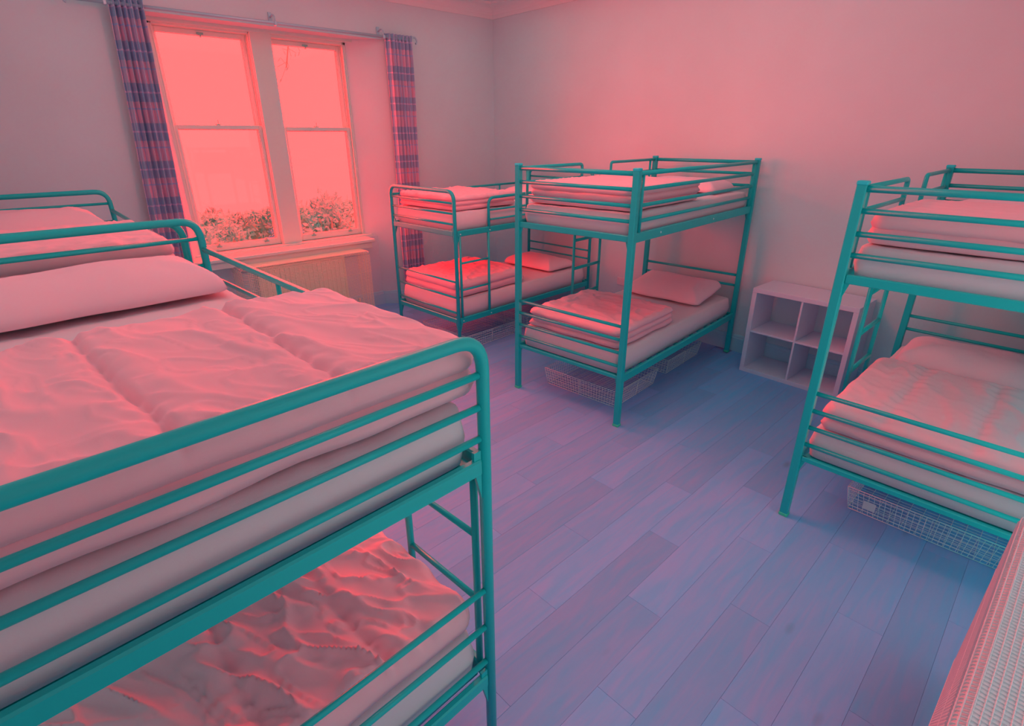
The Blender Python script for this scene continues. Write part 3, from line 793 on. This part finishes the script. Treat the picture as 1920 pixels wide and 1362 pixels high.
# ------------------------------------------------------------------ wire baskets under the beds
def basket(cx, cy, lx, ly, hgt, rot, label, card=None):
    b = thing('wire_basket', label, 'basket', (cx, cy, 0), rot); X, Y = lx/2, ly/2; r = .0015
    def ring(z, k=1.0): return [(-X*k, -Y*k, z), (X*k, -Y*k, z), (X*k, Y*k, z), (-X*k, Y*k, z)]
    k0 = .94
    for z, k, nm in ((.006, k0, 'bottom_rim'), (hgt, 1.0, 'top_rim')):
        MB().tube(ring(z, k), .0028, 6, closed=True).build(nm, M['wire'], b)
    MB().tube(ring(hgt-.016, .995), .002, 6, closed=True).build('upper_hoop', M['wire'], b)
    mb = MB()
    for z in [hgt*t for t in (.2, .38, .55, .72)]:
        k = k0+(1-k0)*z/hgt; mb.tube(ring(z, k), r, 3, closed=True)
    def panel(ax, s):
        L = X if ax == 0 else Y; n = int(2*L/.026)
        for i in range(n+1):
            t = -L+2*L*i/n
            if ax == 0: p = [(t*k0, s*Y*k0, .006), (t, s*Y, hgt)]
            else: p = [(s*X*k0, t*k0, .006), (s*X, t, hgt)]
            mb.tube(p, r, 3, cap=False)
    for ax in (0, 1):
        for s in (-1, 1): panel(ax, s)
    o = mb.build('side_mesh', M['wire'], b); o['kind'] = 'stuff'
    mb = MB(); n = int(lx*k0/.03)
    for i in range(n+1): x = -X*k0+lx*k0*i/n; mb.tube([(x, -Y*k0, .006), (x, Y*k0, .006)], r, 3, cap=False)
    n = int(ly*k0/.06)
    for i in range(n+1): y = -Y*k0+ly*k0*i/n; mb.tube([(-X*k0, y, .008), (X*k0, y, .008)], r, 3, cap=False)
    o = mb.build('base_mesh', M['wire'], b); o['kind'] = 'stuff'
    for sx in (-1, 1):
        for sy in (-1, 1): MB().tube([(sx*X*k0, sy*Y*k0, .006), (sx*X, sy*Y, hgt)], .0026, 6).build('corner_wire', M['wire'], b)
    MB().tube([(-X*.97, 0, .006), (-X, 0, hgt)], .0022, 6).build('middle_wire', M['wire'], b)
    MB().tube([(0, -Y*.97, .006), (0, -Y, hgt)], .0022, 6).build('middle_wire', M['wire'], b)
    if card:
        MB().box(-X-.004, -X-.002, card, card+.06, hgt*.35, hgt*.35+.05).build('paper_label', M['tag'], b)
def inb(P, u, v): return (P[0][0]+u*cos(P[1])-v*sin(P[1]), P[0][1]+u*sin(P[1])+v*cos(P[1]))
basket(*inb(PM, .53, .50), .64, .72, .15, PM[1], 'white wire storage basket under the foot of the middle bunk')
basket(*inb(PM, 1.41, .52), .66, .72, .14, PM[1], 'white wire storage basket under the head of the middle bunk')
basket(*inb(PR, .60, .40), .60, .74, .15, PR[1], 'white wire storage basket under the right bunk', card=.22)
basket(*inb(PA, .50, .42), .72, .70, .15, PA[1], 'white wire storage basket under the foot of the far corner bunk')
basket(*inb(PA, 1.38, .42), .72, .70, .15, PA[1], 'white wire storage basket under the head of the far corner bunk')

# ------------------------------------------------------------------ cube shelf
def shelf():
    x0, x1, y0, y1, H = 4.545, 4.938, 1.125, 1.95, .77
    s = thing('cube_shelf', 'white two by two cube shelf against the right wall', 'shelf', ((x0+x1)/2, (y0+y1)/2, 0), 0)
    D = (x1-x0)/2; Wd = (y1-y0)/2; t = .038
    P = lambda *a, n: MB().box(*a, .002).build(n, M['chip'], s)
    P(-D, D, -Wd, Wd, H-t, H, n='top_panel'); P(-D, D, -Wd, Wd, 0, t, n='bottom_panel')
    P(-D, D, -Wd, -Wd+t, t, H-t, n='side_panel'); P(-D, D, Wd-t, Wd, t, H-t, n='side_panel')
    P(-D+.004, D, -.008, .008, t, H-t, n='divider'); 
    P(-D+.004, D, -Wd+t, -.008, H/2-.008, H/2+.008, n='shelf_board'); P(-D+.004, D, .008, Wd-t, H/2-.008, H/2+.008, n='shelf_board')
shelf()

# ------------------------------------------------------------------ socket and cable by the right wall
so = thing('wall_socket', 'white double wall socket low on the right wall, between the middle and far corner bunks', 'socket', (XR, 3.625, .435))
MB().box(-.010, 0, -.073, .073, -.043, .043, .003).build('face_plate', M['switch'], so)
for s in (-.036, .036):
    MB().box(-.0125, -.009, s-.006, s+.006, .012, .030, .001).build('rocker', M['switch'], so)
